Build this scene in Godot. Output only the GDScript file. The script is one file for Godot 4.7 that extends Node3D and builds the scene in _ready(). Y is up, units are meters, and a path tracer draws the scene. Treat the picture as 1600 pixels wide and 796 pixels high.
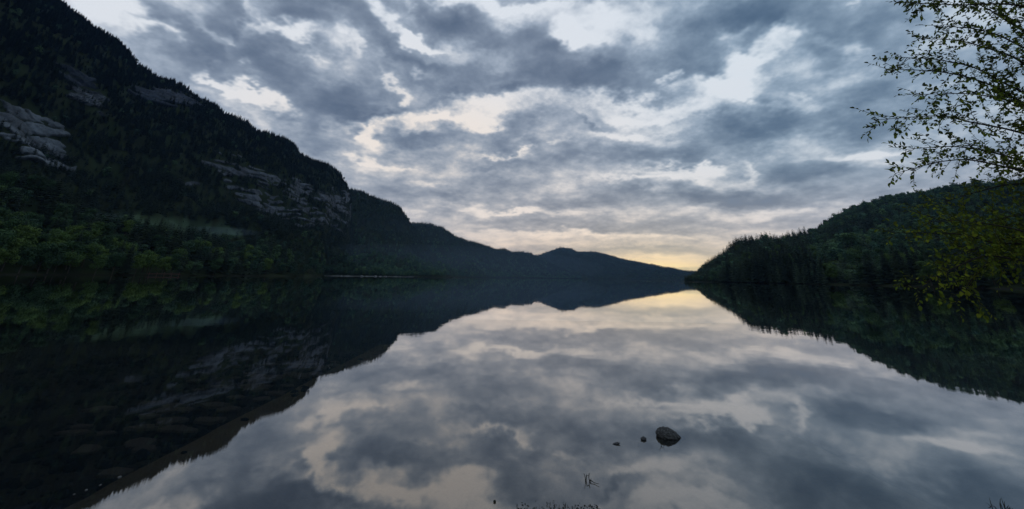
extends Node3D
# A still lake at dusk between wooded mountains, under broken cloud.

const DARK_CLOUDS := [
	[-46.2,25.61,3.05,-1.47,-0.34,-1.17,0.75], [-44.1,24.59,2.67,-1.02,-0.26,-1.10,0.50], [-49.4,24.94,1.24,0.21,0.07,-0.46,0.60], [-41.9,29.85,2.44,-0.25,-0.14,-1.33,0.80],
	[-42.6,27.48,2.05,-0.47,-0.15,-0.87,0.50], [-44.6,22.12,3.65,-0.34,-0.01,-1.56,0.25], [-46.6,22.86,2.86,0.12,0.08,-0.97,0.25], [-33.2,33.83,3.96,0.64,0.11,-1.10,0.90],
	[-36.5,27.67,4.16,-0.70,-0.25,-1.56,0.50], [-35.6,25.49,5.47,0.24,0.08,-1.92,0.50], [-29.5,25.41,8.85,-0.10,-0.01,-2.54,0.60], [-26.0,22.67,7.69,0.16,0.08,-1.91,0.80],
	[-22.5,32.17,4.38,-1.75,-0.83,-1.60,0.75], [-27.3,34.33,2.29,-0.55,-0.59,-1.61,0.50], [-16.6,36.87,6.91,-0.89,-0.35,-1.45,0.85], [-7.6,35.81,8.30,-1.05,-0.36,-1.94,0.85],
	[-17.1,29.55,5.57,-2.07,-0.85,-1.85,0.45], [-11.0,30.48,8.60,-0.09,-0.01,-1.83,0.50], [-3.9,28.75,9.62,-0.67,-0.09,-1.68,0.80], [1.0,26.24,3.59,-0.02,0.01,-1.13,0.80],
	[3.3,34.53,2.87,0.32,0.63,-3.04,0.60], [10.6,30.14,9.66,-0.58,0.01,-2.76,0.60], [15.6,28.16,8.13,-1.08,-0.16,-1.81,0.80], [17.4,30.84,6.34,-0.16,0.09,-1.79,0.50],
	[7.3,32.43,2.81,-0.16,-0.03,-1.00,0.50], [27.8,29.54,2.54,-0.57,-0.59,-3.51,0.60], [30.0,26.94,1.77,-0.40,-0.21,-1.15,0.40], [33.4,33.17,7.15,-1.66,-0.23,-1.89,0.80],
	[39.3,30.91,6.23,-1.11,-0.13,-1.67,0.75], [47.0,27.20,3.94,-0.62,-0.17,-1.66,0.60], [51.2,26.09,2.58,-1.24,-0.92,-3.10,0.40], [45.1,23.35,2.05,-0.98,-0.29,-0.87,0.50],
	[33.9,20.36,3.70,-1.75,-0.60,-1.51,0.75], [35.3,21.56,1.52,-0.35,-0.16,-0.79,0.30], [42.2,20.61,3.33,-0.97,-0.31,-1.29,0.35], [45.0,17.46,4.35,-1.21,-0.44,-1.78,0.55],
	[39.0,17.91,6.25,-1.48,-0.29,-1.35,0.50], [30.4,18.05,5.71,-0.98,-0.22,-1.32,0.40], [-11.1,20.40,5.93,0.96,0.24,-1.20,0.60], [-15.3,18.72,3.63,-0.30,-0.07,-1.10,0.60],
	[-1.0,21.46,3.66,0.51,0.23,-1.32,0.60], [-3.5,19.30,6.07,0.10,0.05,-1.33,0.25], [8.5,17.60,6.63,-0.98,-0.21,-1.40,0.45], [19.4,17.45,4.93,-1.02,-0.30,-1.42,0.65],
	[-3.9,16.14,4.46,0.10,0.04,-1.14,0.45], [38.9,12.76,2.92,-0.80,-0.37,-1.30,0.85], [25.5,11.38,8.36,-1.07,-0.19,-1.09,0.60], [32.7,10.10,7.50,-0.79,-0.18,-1.01,0.55],
	[42.5,10.53,3.53,-0.53,-0.29,-1.24,0.40], [4.9,10.90,10.23,-0.19,-0.01,-0.92,0.35], [12.3,7.82,11.83,-0.74,-0.06,-0.62,0.35], [-27.3,16.11,3.71,0.19,0.10,-1.02,0.40],
	[-22.6,18.49,2.48,-0.02,0.01,-0.80,0.40], [-30.0,19.45,3.60,-0.68,-0.15,-1.16,0.50], [-23.1,21.38,4.55,0.02,0.02,-0.89,0.50], [-14.1,11.44,6.52,-0.22,0.02,-1.26,0.30],
	[-6.9,9.22,5.19,0.14,0.04,-0.73,0.25], [14.2,22.38,2.27,-0.49,-0.10,-0.45,0.50], [10.7,22.04,1.82,-0.74,-0.15,-0.35,0.45], [-32.5,30.99,3.02,-0.19,-0.16,-1.30,0.45],
	[-8.0,26.56,2.93,0.17,0.05,-0.75,0.50], [-14.7,26.22,3.91,-0.87,-0.29,-1.08,0.40], [-13.4,24.03,3.00,-0.21,-0.06,-0.74,0.40], [15.2,11.79,4.41,-0.21,-0.06,-0.72,0.30],
	[-1.8,12.89,5.83,0.06,0.02,-0.94,0.30], [18.0,3.85,4.85,-0.05,-0.04,-0.42,0.25], [28.0,7.31,5.59,-0.32,-0.06,-0.40,0.30],
]
const BRIGHT_GAPS := [
	[-51.6,25.65,2.78,-0.30,-0.02,-1.79,-1.10], [-47.8,24.43,1.32,0.10,0.04,-0.41,-0.70], [-41.7,26.52,0.77,-0.56,-0.14,-0.25,-0.60], [-38.7,28.71,2.78,0.41,0.05,-0.53,-0.80],
	[-39.7,30.76,0.62,0.23,0.40,-1.44,-0.70], [-32.7,29.17,3.50,0.03,-0.03,-0.90,-1.20], [-38.1,24.16,0.70,-0.06,-0.02,-0.39,-0.90], [-41.5,25.95,0.51,-0.13,-0.04,-0.22,-0.50],
	[-41.4,21.91,1.68,-0.83,-0.13,-0.41,-0.90], [-38.3,20.86,2.85,-0.80,-0.11,-0.68,-1.20], [-34.4,20.57,3.16,-0.01,0.02,-0.64,-1.10], [-26.7,29.96,0.44,0.45,1.41,-1.25,-0.70],
	[-24.9,35.42,1.53,0.35,0.18,-0.89,-1.00], [-21.8,33.70,3.19,-0.81,-0.19,-0.50,-0.90], [-17.6,32.79,3.70,-0.25,-0.10,-0.70,-1.20], [-14.2,32.39,2.96,0.34,0.05,-0.44,-0.80],
	[-20.2,37.18,1.34,-0.35,-0.15,-0.32,-0.60], [-20.5,25.59,1.31,-0.69,-0.19,-0.32,-0.90], [-18.9,24.56,0.66,0.09,0.06,-0.45,-0.70], [-15.4,27.79,1.08,-0.21,-0.10,-0.36,-0.80],
	[-8.4,23.81,6.15,0.89,0.24,-1.30,-1.05], [-18.9,21.26,5.63,1.13,0.14,-0.62,-0.80], [-2.2,24.77,5.24,0.05,0.02,-0.76,-0.40], [-5.0,39.01,12.74,-0.01,0.05,-0.85,-0.90],
	[7.8,34.83,2.86,-0.18,-0.06,-1.61,-1.00], [11.6,37.18,8.51,-1.06,-0.11,-1.55,-0.70], [18.6,36.78,6.05,-0.20,0.12,-1.36,-0.50], [12.5,34.75,4.85,-0.55,-0.05,-0.70,-0.50],
	[21.9,34.12,2.50,-0.46,-0.15,-1.09,-0.50], [24.9,27.07,0.42,-0.68,-0.54,-0.30,-1.00], [21.0,23.63,9.38,-1.48,-0.14,-1.16,-0.85], [6.2,24.96,5.64,-0.26,-0.02,-0.94,-0.70],
	[10.2,23.01,9.67,-0.79,-0.04,-0.75,-0.35], [33.4,25.48,3.83,0.60,0.29,-1.77,-1.05], [38.0,27.19,3.52,0.60,0.20,-1.15,-0.90], [29.9,24.21,3.86,-0.82,-0.17,-1.00,-0.90],
	[40.4,28.02,2.04,-0.70,-0.18,-0.73,-0.60], [32.7,29.99,2.38,-0.22,-0.02,-0.65,-0.40], [39.3,21.55,0.95,-0.47,-0.17,-0.42,-0.60], [48.1,22.98,1.52,-0.22,-0.07,-0.54,-0.50],
	[47.9,29.36,1.11,-0.02,0.00,-0.27,-0.60], [-20.5,19.23,1.36,0.05,0.08,-1.53,-1.30], [-20.9,14.65,3.18,0.10,0.03,-0.35,-0.80], [-16.5,14.91,2.20,0.18,0.03,-0.27,-0.70],
	[-27.4,19.14,1.31,-0.26,-0.05,-0.34,-0.60], [-12.8,12.43,1.48,0.09,0.04,-0.46,-0.70], [-1.0,18.03,3.20,-0.18,-0.02,-0.38,-0.90], [-10.2,21.41,4.96,0.96,0.09,-0.37,-0.40],
	[22.5,14.39,5.69,-0.24,-0.03,-0.44,-0.90], [26.8,14.17,2.07,-0.63,-0.18,-0.57,-0.90], [33.3,13.24,1.49,-0.97,-0.12,-0.21,-0.90], [19.0,13.50,4.29,-0.08,-0.01,-0.27,-0.70],
	[45.1,13.28,2.92,-0.40,-0.07,-0.34,-1.00], [41.8,13.69,1.65,-0.24,-0.04,-0.21,-0.50], [35.7,7.98,5.41,0.19,-0.05,-0.45,-0.70], [28.2,8.68,4.27,-0.30,-0.05,-0.32,-0.40],
	[-6.5,9.97,3.79,-0.22,-0.02,-0.46,-0.70], [-2.2,9.16,4.27,-0.15,-0.01,-0.37,-1.00], [1.3,9.12,2.46,0.02,0.00,-0.28,-0.80], [6.8,9.23,5.55,-0.07,-0.01,-0.27,-0.50],
	[6.1,19.18,1.94,-0.44,-0.09,-0.37,-0.50], [14.0,19.97,3.22,-0.24,-0.05,-0.65,-0.70], [19.6,19.70,5.31,0.32,0.04,-0.54,-0.40], [5.3,5.97,10.77,-0.05,-0.00,-0.27,-1.00],
	[18.2,5.63,8.71,-0.37,-0.03,-0.26,-0.70], [0.2,4.85,3.69,0.04,0.00,-0.36,-0.90], [-2.6,5.34,4.64,0.07,0.01,-0.36,-0.60], [21.2,2.60,4.62,-0.02,-0.08,-0.73,-1.20],
	[14.6,3.28,5.03,-0.01,-0.03,-0.34,-0.40], [7.6,4.92,4.49,-0.00,-0.01,-0.26,-0.40], [29.9,5.86,4.05,-0.18,-0.05,-0.31,-0.40], [26.0,4.40,4.32,-0.11,-0.05,-0.32,-0.30],
]


# Ridge lines as seen over the lake: [compass bearing, height in degrees]
const RIDGE_LEFT := [[-96.0, 27.0], [-75.0, 31.0], [-65.8, 28.66], [-62.2, 27.03], [-55.0, 24.81], [-53.6, 24.17], [-52.0, 23.60], [-50.2, 23.20], [-49.5, 22.74], [-48.4, 21.74], [-46.5, 20.73], [-44.7, 20.64], [-43.2, 20.17], [-40.1, 19.19], [-38.8, 18.42], [-36.8, 18.13], [-35.3, 17.24], [-32.2, 16.90], [-30.9, 16.37], [-30.0, 15.26], [-28.5, 14.63], [-26.1, 14.21], [-24.6, 13.26], [-23.4, 11.73], [-22.6, 9.9], [-22.2, 7.0], [-21.2, 4.2], [-19.5, 2.0], [-17.0, 0.9]]
const RIDGE_SECOND := [[-27.5, 9.0], [-25.2, 11.20], [-22.9, 11.44], [-21.5, 11.22], [-19.5, 10.42], [-17.4, 10.04], [-16.0, 9.33], [-14.5, 7.37], [-12.6, 5.25], [-10.5, 3.0], [-8.0, 0.9]]
const RIDGE_THIRD := [[-22.0, 6.6], [-18.0, 7.19], [-14.1, 7.21], [-11.8, 7.23], [-9.9, 6.85], [-8.2, 5.75], [-6.4, 5.08], [-4.7, 4.77], [-2.1, 3.93], [-1.0, 4.04], [0.2, 3.62], [2.0, 3.64], [3.0, 3.47], [3.4, 3.13], [4.8, 2.54], [8.4, 1.29], [11.0, 0.3]]
const RIDGE_FAR := [[-4.0, 2.2], [0.3, 2.6], [3.4, 3.13], [4.3, 3.23], [5.4, 3.67], [7.1, 4.30], [8.8, 4.04], [9.6, 3.70], [11.8, 3.70], [13.5, 3.36], [15.8, 2.69], [18.4, 2.19], [20.9, 1.71], [22.7, 1.32], [26.9, 0.9], [34.0, 0.7]]
const RIDGE_RIGHT := [[22.6, 0.5], [23.4, 1.0], [23.8, 1.41], [26.0, 3.13], [27.8, 3.65], [29.7, 4.60], [31.7, 4.92], [35.2, 4.88], [36.4, 5.04], [37.9, 5.61], [39.6, 6.72], [41.3, 7.42], [42.7, 7.95], [44.1, 8.4], [45.6, 8.62], [48.2, 8.85], [50.1, 8.84], [54.0, 8.6], [57.3, 8.55], [62.4, 7.9], [80.0, 7.0], [98.0, 5.0]]

var rng := RandomNumberGenerator.new()
var camera: Camera3D
var names := {}
var control := PackedFloat32Array()
const C_W := 281
const C_H := 101
var warp_noise: FastNoiseLite
var cloud_noise: FastNoiseLite
var wisp_noise: FastNoiseLite

func noise(frequency: float, octaves: int, a_seed: int, kind := FastNoiseLite.TYPE_SIMPLEX_SMOOTH) -> FastNoiseLite:
	var n := FastNoiseLite.new()
	n.noise_type = kind
	n.frequency = frequency
	n.seed = a_seed
	n.fractal_type = FastNoiseLite.FRACTAL_FBM if octaves > 1 else FastNoiseLite.FRACTAL_NONE
	n.fractal_octaves = octaves
	return n

func table(t: Array, x: float) -> float:
	if x <= t[0][0]: return t[0][1]
	for i in range(1, t.size()):
		if x <= t[i][0]:
			return lerpf(t[i - 1][1], t[i][1], (x - t[i - 1][0]) / (t[i][0] - t[i - 1][0]))
	return t[t.size() - 1][1]

func bearing(deg: float, distance: float, h := 0.0) -> Vector3:
	var a := deg_to_rad(deg)
	return Vector3(sin(a) * distance, h, -cos(a) * distance)

# ---------------------------------------------------------------- the sky
func lay_clouds(list: Array) -> void:
	for c in list:
		var det: float = c[2] * c[5] - c[3] * c[4]
		var rx: float = 1.9 * (absf(c[2]) + absf(c[4]))
		var ry: float = 1.9 * (absf(c[3]) + absf(c[5]))
		for j in range(maxi(0, int((c[1] - ry) * 2.0)), mini(C_H - 1, int((c[1] + ry) * 2.0) + 1) + 1):
			for i in range(maxi(0, int((c[0] - rx + 70.0) * 2.0)), mini(C_W - 1, int((c[0] + rx + 70.0) * 2.0) + 1) + 1):
				var dx: float = i * 0.5 - 70.0 - c[0]
				var dy: float = j * 0.5 - c[1]
				var a: float = (dx * c[5] - dy * c[4]) / det
				var b: float = (dy * c[2] - dx * c[3]) / det
				var q := a * a + b * b
				if q < 3.4:
					control[j * C_W + i] += c[6] * exp(-q * q * 0.55)

func control_at(az: float, el: float) -> float:
	var x := clampf((az + 70.0) * 2.0, 0.0, C_W - 1.01)
	var y := clampf(el * 2.0, 0.0, C_H - 1.01)
	var i := int(x)
	var j := int(y)
	var fx := x - i
	var fy := y - j
	var k := j * C_W + i
	return lerpf(lerpf(control[k], control[k + 1], fx), lerpf(control[k + C_W], control[k + C_W + 1], fx), fy)

func sky_color(az: float, el: float) -> Color:
	var a := deg_to_rad(az)
	var e := deg_to_rad(maxf(el, 0.0))
	var far := cos(e) / (sin(e) + 0.28) + 0.8 * exp(-maxf(el, 0.0) / 4.0)
	var px := sin(a) * far
	var py := -cos(a) * far
	var k := clampf(el / 22.0, 0.15, 1.0)
	var ax := az + 6.0 * k * warp_noise.get_noise_2d(px, py)
	var ay := el + 4.2 * k * warp_noise.get_noise_2d(px + 31.7, py - 12.3)
	var lo := clampf((el - 1.0) / 6.0, 0.0, 1.0)
	var hi := clampf((el - 3.0) / 14.0, 0.0, 1.0)
	var c := 0.0
	var under := 0.0
	if absf(az) < 72.0:
		c = control_at(ax, ay)
		# undersides are thicker than tops
		under = control_at(ax, ay + 2.0 * k) - control_at(ax, ay - 1.6 * k)
		if c < 0.0: c *= 0.6 + 0.4 * hi
	var n := cloud_noise.get_noise_2d(px, py)
	var f := wisp_noise.get_noise_2d(px, py)
	var rho := 0.245 + 0.085 * hi + 0.02 * lo + (0.54 + 0.10 * hi) * c + 0.72 * (0.25 + 0.28 * lo + 0.30 * hi) * n + 0.85 * (0.04 + 0.18 * lo + 0.12 * hi) * f + 0.15 * under
	rho = log(1.0 + exp(6.0 * rho)) / 6.0
	var thin := exp(-1.72 * rho)      # 1 where the sky shines through, 0 under thick cloud
	var r: float
	var g: float
	var b: float
	if thin > 0.5:
		var t := pow(clampf((thin - 0.5) / 0.44, 0.0, 1.0), 1.1)
		r = lerpf(0.35, 0.735, t)
		g = lerpf(0.41, 0.78, t)
		b = lerpf(0.51, 0.85, t)
	else:
		var t := thin / 0.5
		r = lerpf(0.080, 0.35, t)
		g = lerpf(0.116, 0.41, t)
		b = lerpf(0.188, 0.51, t)
	# the afterglow: gold low down beyond the end of the lake, cream where cloud thins near it
	var q := (az - 12.0) / 40.0
	var glow := exp(-q * q) * exp(-maxf(el - 2.0, 0.0) / 6.4)
	var q2 := (az + 14.0) / 26.0
	var q3 := (el - 19.0) / 10.0
	var cream := 0.95 * exp(-q2 * q2 - q3 * q3) * clampf(thin * 1.5 - 0.4, 0.0, 1.0)
	var warm := clampf(glow + 0.35 * cream, 0.0, 1.0)
	var q4 := (az - 20.0) / 12.0
	var core := exp(-q4 * q4) * exp(-maxf(el - 1.5, 0.0) / 2.4)
	var cool := (0.20 * smoothstep(5.0, 40.0, az) * smoothstep(6.0, 14.0, el) + 0.06 * hi) * (1.0 - 0.85 * thin)
	var lift := 1.0 + 0.10 * (1.0 - smoothstep(0.0, 12.0, el)) + 0.30 * core
	return Color(r * lift * (1.0 + 0.62 * warm + 0.18 * core) * (1.0 - cool), g * lift * (1.0 + 0.12 * warm + 0.11 * core) * (1.0 - 0.25 * cool), b * lift * (1.0 - 0.33 * warm - 0.22 * core))

func make_sky() -> ImageTexture:
	control.resize(C_W * C_H)
	control.fill(0.0)
	lay_clouds(DARK_CLOUDS)
	lay_clouds(BRIGHT_GAPS)
	warp_noise = noise(1.7, 6, 5)
	warp_noise.fractal_gain = 0.65
	cloud_noise = noise(2.5, 7, 11)
	cloud_noise.fractal_gain = 0.62
	wisp_noise = noise(7.5, 5, 23)
	wisp_noise.fractal_gain = 0.68
	var w := 4096
	var h := 2048
	# the whole dome coarsely, then the half ahead finely
	var cw := w / 8
	var ch := h / 8
	var coarse := PackedFloat32Array()
	coarse.resize(cw * ch * 3)
	for j in ch:
		var el := 90.0 - (j + 0.5) * 180.0 / ch
		for i in cw:
			var az := (i + 0.5) * 360.0 / cw
			var c := sky_color(az - 360.0 if az > 180.0 else az, el) if el > -3.0 else Color(0.30, 0.32, 0.36)
			var k := (j * cw + i) * 3
			coarse[k] = c.r
			coarse[k + 1] = c.g
			coarse[k + 2] = c.b
	var dome := Image.create_from_data(cw, ch, false, Image.FORMAT_RGBF, coarse.to_byte_array())
	dome.resize(w, h, Image.INTERPOLATE_BILINEAR)
	var half := int(72.0 / 360.0 * w)
	var top := int((90.0 - 50.0) / 180.0 * h)
	var rows := h / 2 + 8 - top
	var fine := PackedFloat32Array()
	fine.resize(half * 2 * rows * 3)
	var fill := func(j: int) -> void:
		var el := 90.0 - (j + top + 0.5) * 180.0 / h
		for i in half * 2:
			var c := sky_color((i - half + 0.5) * 360.0 / w, el)
			var k := (j * half * 2 + i) * 3
			fine[k] = c.r
			fine[k + 1] = c.g
			fine[k + 2] = c.b
	var job := WorkerThreadPool.add_group_task(fill, rows)
	WorkerThreadPool.wait_for_group_task_completion(job)
	var front := Image.create_from_data(half * 2, rows, false, Image.FORMAT_RGBF, fine.to_byte_array())
	dome.blit_rect(front, Rect2i(half, 0, half, rows), Vector2i(0, top))
	dome.blit_rect(front, Rect2i(0, 0, half, rows), Vector2i(w - half, top))
	return ImageTexture.create_from_image(dome)

# ---------------------------------------------------------------- helpers
func numbered(called: String) -> String:
	var k: int = names.get(called, 0)
	names[called] = k + 1
	return called if k == 0 else "%s_%03d" % [called, k]

func tag(o: Node3D, label := "", category := "", group := "", kind := "") -> Node3D:
	if label: o.set_meta("label", label)
	if category: o.set_meta("category", category)
	if group: o.set_meta("group", group)
	if kind: o.set_meta("kind", kind)
	return o

func thing(called: String, at: Vector3, label: String, category: String, group := "") -> Node3D:
	var o := Node3D.new()
	o.name = numbered(called)
	add_child(o, true)
	o.position = at
	tag(o, label, category, group)
	return o

func obj(called: String, mesh: Mesh, material: Material, parent: Node = self) -> MeshInstance3D:
	var o := MeshInstance3D.new()
	o.name = numbered(called) if parent == self else called
	o.mesh = mesh
	o.material_override = material
	parent.add_child(o, true)
	return o

func structure(called: String, mesh: Mesh, material: Material) -> MeshInstance3D:
	var o := obj(called, mesh, material)
	o.set_meta("kind", "structure")
	return o

func many(called: String, mesh: Mesh, material: Material, places: Array, tints: Array, parent: Node = self) -> MultiMeshInstance3D:
	var mm := MultiMesh.new()
	mm.transform_format = MultiMesh.TRANSFORM_3D
	mm.use_colors = not tints.is_empty()
	mm.mesh = mesh
	mm.instance_count = places.size()
	for i in places.size():
		mm.set_instance_transform(i, places[i])
		if mm.use_colors: mm.set_instance_color(i, tints[i])
	var o := MultiMeshInstance3D.new()
	o.name = numbered(called) if parent == self else called
	o.multimesh = mm
	o.material_override = material
	o.set_meta("kind", "stuff")
	parent.add_child(o, true)
	return o

func paint(rough: float, specular := 0.3, color := Color(1, 1, 1), vertex := true) -> StandardMaterial3D:
	var m := StandardMaterial3D.new()
	m.albedo_color = color.linear_to_srgb()
	m.vertex_color_use_as_albedo = vertex
	m.roughness = rough
	m.metallic_specular = specular
	return m

func noise_texture(frequency: float, octaves: int, a_seed: int, as_normal: bool, strength: float, size := 512, low := 0.0, high := 1.0) -> NoiseTexture2D:
	var t := NoiseTexture2D.new()
	t.width = size
	t.height = size
	t.seamless = true
	t.noise = noise(frequency, octaves, a_seed)
	t.as_normal_map = as_normal
	t.bump_strength = strength
	if not as_normal:
		var g := Gradient.new()
		g.set_color(0, Color(low, low, low))
		g.set_color(1, Color(high, high, high))
		t.color_ramp = g
	return t

func grid_mesh(points: PackedVector3Array, colors: PackedColorArray, nx: int, ny: int, wrap := false) -> ArrayMesh:
	# points row by row; smooth normals worked out from the neighbours
	var st := SurfaceTool.new()
	st.begin(Mesh.PRIMITIVE_TRIANGLES)
	st.set_smooth_group(0)
	for i in points.size():
		st.set_color(colors[i])
		st.add_vertex(points[i])
	var last := nx if wrap else nx - 1
	for j in ny - 1:
		for i in last:
			var a := j * nx + i
			var b := j * nx + (i + 1) % nx
			var c := a + nx
			var d := b + nx
			for k in [a, c, b, b, c, d]: st.add_index(k)
	st.generate_normals()
	return st.commit()

func tube(st: SurfaceTool, path: PackedVector3Array, r0: float, r1: float, sides := 6, color := Color(1, 1, 1)) -> void:
	var base := PackedVector3Array()
	for i in path.size():
		var dir := (path[mini(i + 1, path.size() - 1)] - path[maxi(i - 1, 0)]).normalized()
		var side := dir.cross(Vector3(0.3, 1, 0.2)).normalized()
		var up := side.cross(dir)
		var r := lerpf(r0, r1, float(i) / (path.size() - 1))
		for k in sides:
			var a := TAU * k / sides
			base.append(path[i] + (side * cos(a) + up * sin(a)) * r)
	for i in path.size() - 1:
		for k in sides:
			var a := base[i * sides + k]
			var b := base[i * sides + (k + 1) % sides]
			var c := base[(i + 1) * sides + k]
			var d := base[(i + 1) * sides + (k + 1) % sides]
			for v in [a, c, b, b, c, d]:
				st.set_color(color)
				st.add_vertex(v)

func begin(smooth := true) -> SurfaceTool:
	var st := SurfaceTool.new()
	st.begin(Mesh.PRIMITIVE_TRIANGLES)
	st.set_smooth_group(0 if smooth else -1)
	return st

func done(st: SurfaceTool) -> ArrayMesh:
	st.generate_normals()
	return st.commit()

# ---------------------------------------------------------------- hills
var rough_noise: FastNoiseLite
var fine_noise: FastNoiseLite

func hill_point(h: Dictionary, az: float, u: float) -> Vector3:
	var s: float = table(h.shore, az)
	var r: float = table(h.dist, az)
	var top: float = r * tan(deg_to_rad(table(h.ridge, az))) + 1.6 - table(h.trees, az)
	var dist := lerpf(s, r, u)
	var p := bearing(az, dist)
	var y: float = top * table(h.profile, u) if u > 0.0 else u * (r - s) * 0.12
	if u > 0.0:
		var w: float = clampf(u * 6.0, 0.0, 1.0) * clampf((1.0 - u) * 5.0, 0.12, 1.0) * clampf(top / 120.0, 0.1, 1.0)
		y += rough_noise.get_noise_2d(p.x, p.z) * h.rough * w
		y = maxf(y, minf(u * (r - s) * 0.08, 0.8 + 3.0 * u)) if top > 3.0 else y
	p.y = y
	return p

func elevation(p: Vector3) -> float:
	return rad_to_deg(atan2(p.y - 1.6, Vector2(p.x, p.z).length()))

func in_ellipse(az: float, el: float, cx: float, cy: float, ax: float, ay: float, minor: float) -> float:
	var l := sqrt(ax * ax + ay * ay)
	var dx := az - cx
	var dy := el - cy
	var a := (dx * ax + dy * ay) / (l * l)
	var b := (dy * ax - dx * ay) / (l * minor)
	return 1.0 - sqrt(a * a + b * b)

# how far inside a bare rock face (above 0) a place on the left mountain is
func bare_rock(az: float, el: float, p: Vector3) -> float:
	var m := maxf(in_ellipse(az, el, -54.3, 12.9, 4.6, -3.0, 1.75), maxf(in_ellipse(az, el, -51.0, 17.2, 2.5, -1.9, 1.1), in_ellipse(az, el, -44.8, 18.5, 3.8, 0.4, 0.95)))
	m = maxf(m, maxf(in_ellipse(az, el, -40.5, 9.7, 0.9, -0.1, 0.5), in_ellipse(az, el, -53.5, 16.9 + 4.2, 0.9, -0.3, 0.35) * 0.8))
	if az > -40.0 and az < -22.3:
		var hi := table([[-40.0, 12.6], [-38.5, 13.8], [-34.5, 12.6], [-30.0, 11.9], [-25.5, 10.9], [-23.0, 11.4], [-22.3, 11.0]], az)
		var lo := table([[-40.0, 12.4], [-37.3, 9.8], [-34.4, 7.5], [-30.3, 5.9], [-26.0, 5.7], [-22.3, 6.3]], az)
		m = maxf(m, minf((hi - el) * 0.55, (el - lo) * 0.55))
	if m < -0.6: return m
	# brush and trees hold on along the ledges and break the rock up
	var bed := (p.y - 0.05 * p.x + 9.0 * fine_noise.get_noise_2d(p.x * 0.6, p.z * 0.6)) / (13.0 if az > -40.4 else 17.0)
	var cut := bed - floorf(bed)
	var brush := 0.42 * smoothstep(0.45, 0.1, absf(cut - 0.12)) + 1.25 * rough_noise.get_noise_3d(p.x * 1.6, p.y * 2.6 + floorf(bed) * 60.0, p.z * 1.6)
	return clampf(m, -1.0, 0.55) + 0.30 * fine_noise.get_noise_3d(p.x * 0.7, p.y * 2.2, p.z * 0.7) - (0.24 + brush if az > -40.4 else 0.05 + 0.6 * brush)

func meadow(az: float, el: float) -> float:
	return maxf(in_ellipse(az, el, -41.5, 4.75, 7.4, -0.25, 0.95), in_ellipse(az, el, -36.5, 4.35, 2.6, 0.1, 0.6))

func hill_mesh(h: Dictionary, az0: float, az1: float, step: float, us: Array) -> ArrayMesh:
	var nx := int((az1 - az0) / step) + 1
	var pts := PackedVector3Array()
	var cols := PackedColorArray()
	for u in us:
		for i in nx:
			var az := az0 + i * step
			var p := hill_point(h, az, u)
			pts.append(p)
			var k := 0.75 + 0.5 * fine_noise.get_noise_2d(p.x, p.z)
			var c := Color(0.026, 0.034, 0.016) * k
			var el := elevation(p)
			if h.has("meadow") and meadow(az, el) > 0.0:
				c = Color(0.055, 0.085, 0.05) * k
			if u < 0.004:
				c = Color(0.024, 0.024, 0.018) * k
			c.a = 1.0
			cols.append(c)
	return grid_mesh(pts, cols, nx, us.size())

# a face of bare, layered rock standing out of the slope
func rock_face(h: Dictionary, called: String, az0: float, az1: float, el0: float, el1: float, nx: int, ny: int, tone: Color, layers: float, material: Material) -> void:
	var pts := PackedVector3Array()
	var cols := PackedColorArray()
	pts.resize(nx * ny)
	cols.resize(nx * ny)
	for i in nx:
		var az := lerpf(az0, az1, float(i) / (nx - 1))
		var line := PackedVector3Array()
		var els := PackedFloat32Array()
		for k in 61:
			var p := hill_point(h, az, 0.08 + 0.92 * k / 60.0)
			line.append(p)
			els.append(elevation(p))
		var k := 0
		for j in ny:
			var el := lerpf(el0, el1, float(j) / (ny - 1))
			while k < 59 and els[k + 1] < el: k += 1
			var f := clampf((el - els[k]) / maxf(els[k + 1] - els[k], 0.0001), 0.0, 1.0)
			var p := line[k].lerp(line[k + 1], f)
			var m := bare_rock(az, el, p)
			var out := Vector3(-p.x, 0, -p.z).normalized()
			# beds of rock: each steps out over a worn joint
			var bed: float = (p.y - 0.05 * p.x + 9.0 * fine_noise.get_noise_2d(p.x * 0.6, p.z * 0.6)) / layers
			var cut := bed - floorf(bed)
			var which := floorf(bed)
			var ledge := sin(which * 12.9) * 0.5 + 0.5
			var joint := 1.0 - smoothstep(0.0, 0.14, cut) + smoothstep(0.9, 1.0, cut)
			var crack := absf(rough_noise.get_noise_2d(p.x * 2.6 + p.z * 2.1 + which * 37.0, p.y * 0.5))
			var chip := absf(fine_noise.get_noise_3d(p.x * 5.0, p.y * 3.0, p.z * 5.0)) + absf(rough_noise.get_noise_3d(p.x * 9.0, p.y * 6.0, p.z * 9.0))
			var relief := 5.0 * ledge - 4.0 * chip - 3.2 * joint + 6.0 * fine_noise.get_noise_3d(p.x * 1.6, p.y * 0.7, p.z * 1.6) - 3.5 * (1.0 - smoothstep(0.0, 0.12, crack))
			var d := 4.0 + relief if m > 0.0 else -9.0
			d = lerpf(-9.0, d, smoothstep(-0.12, 0.1, m))
			pts[(ny - 1 - j) * nx + i] = p + out * d + Vector3(0, 0.15 * d, 0)
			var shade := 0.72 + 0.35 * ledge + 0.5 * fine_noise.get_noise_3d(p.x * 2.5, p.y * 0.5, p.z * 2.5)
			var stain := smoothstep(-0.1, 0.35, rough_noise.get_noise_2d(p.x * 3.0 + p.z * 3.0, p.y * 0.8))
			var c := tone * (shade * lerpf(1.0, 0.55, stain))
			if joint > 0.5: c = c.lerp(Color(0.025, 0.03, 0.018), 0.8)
			c.a = 1.0
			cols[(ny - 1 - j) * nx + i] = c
	structure(called, grid_mesh(pts, cols, nx, ny), material)

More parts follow.
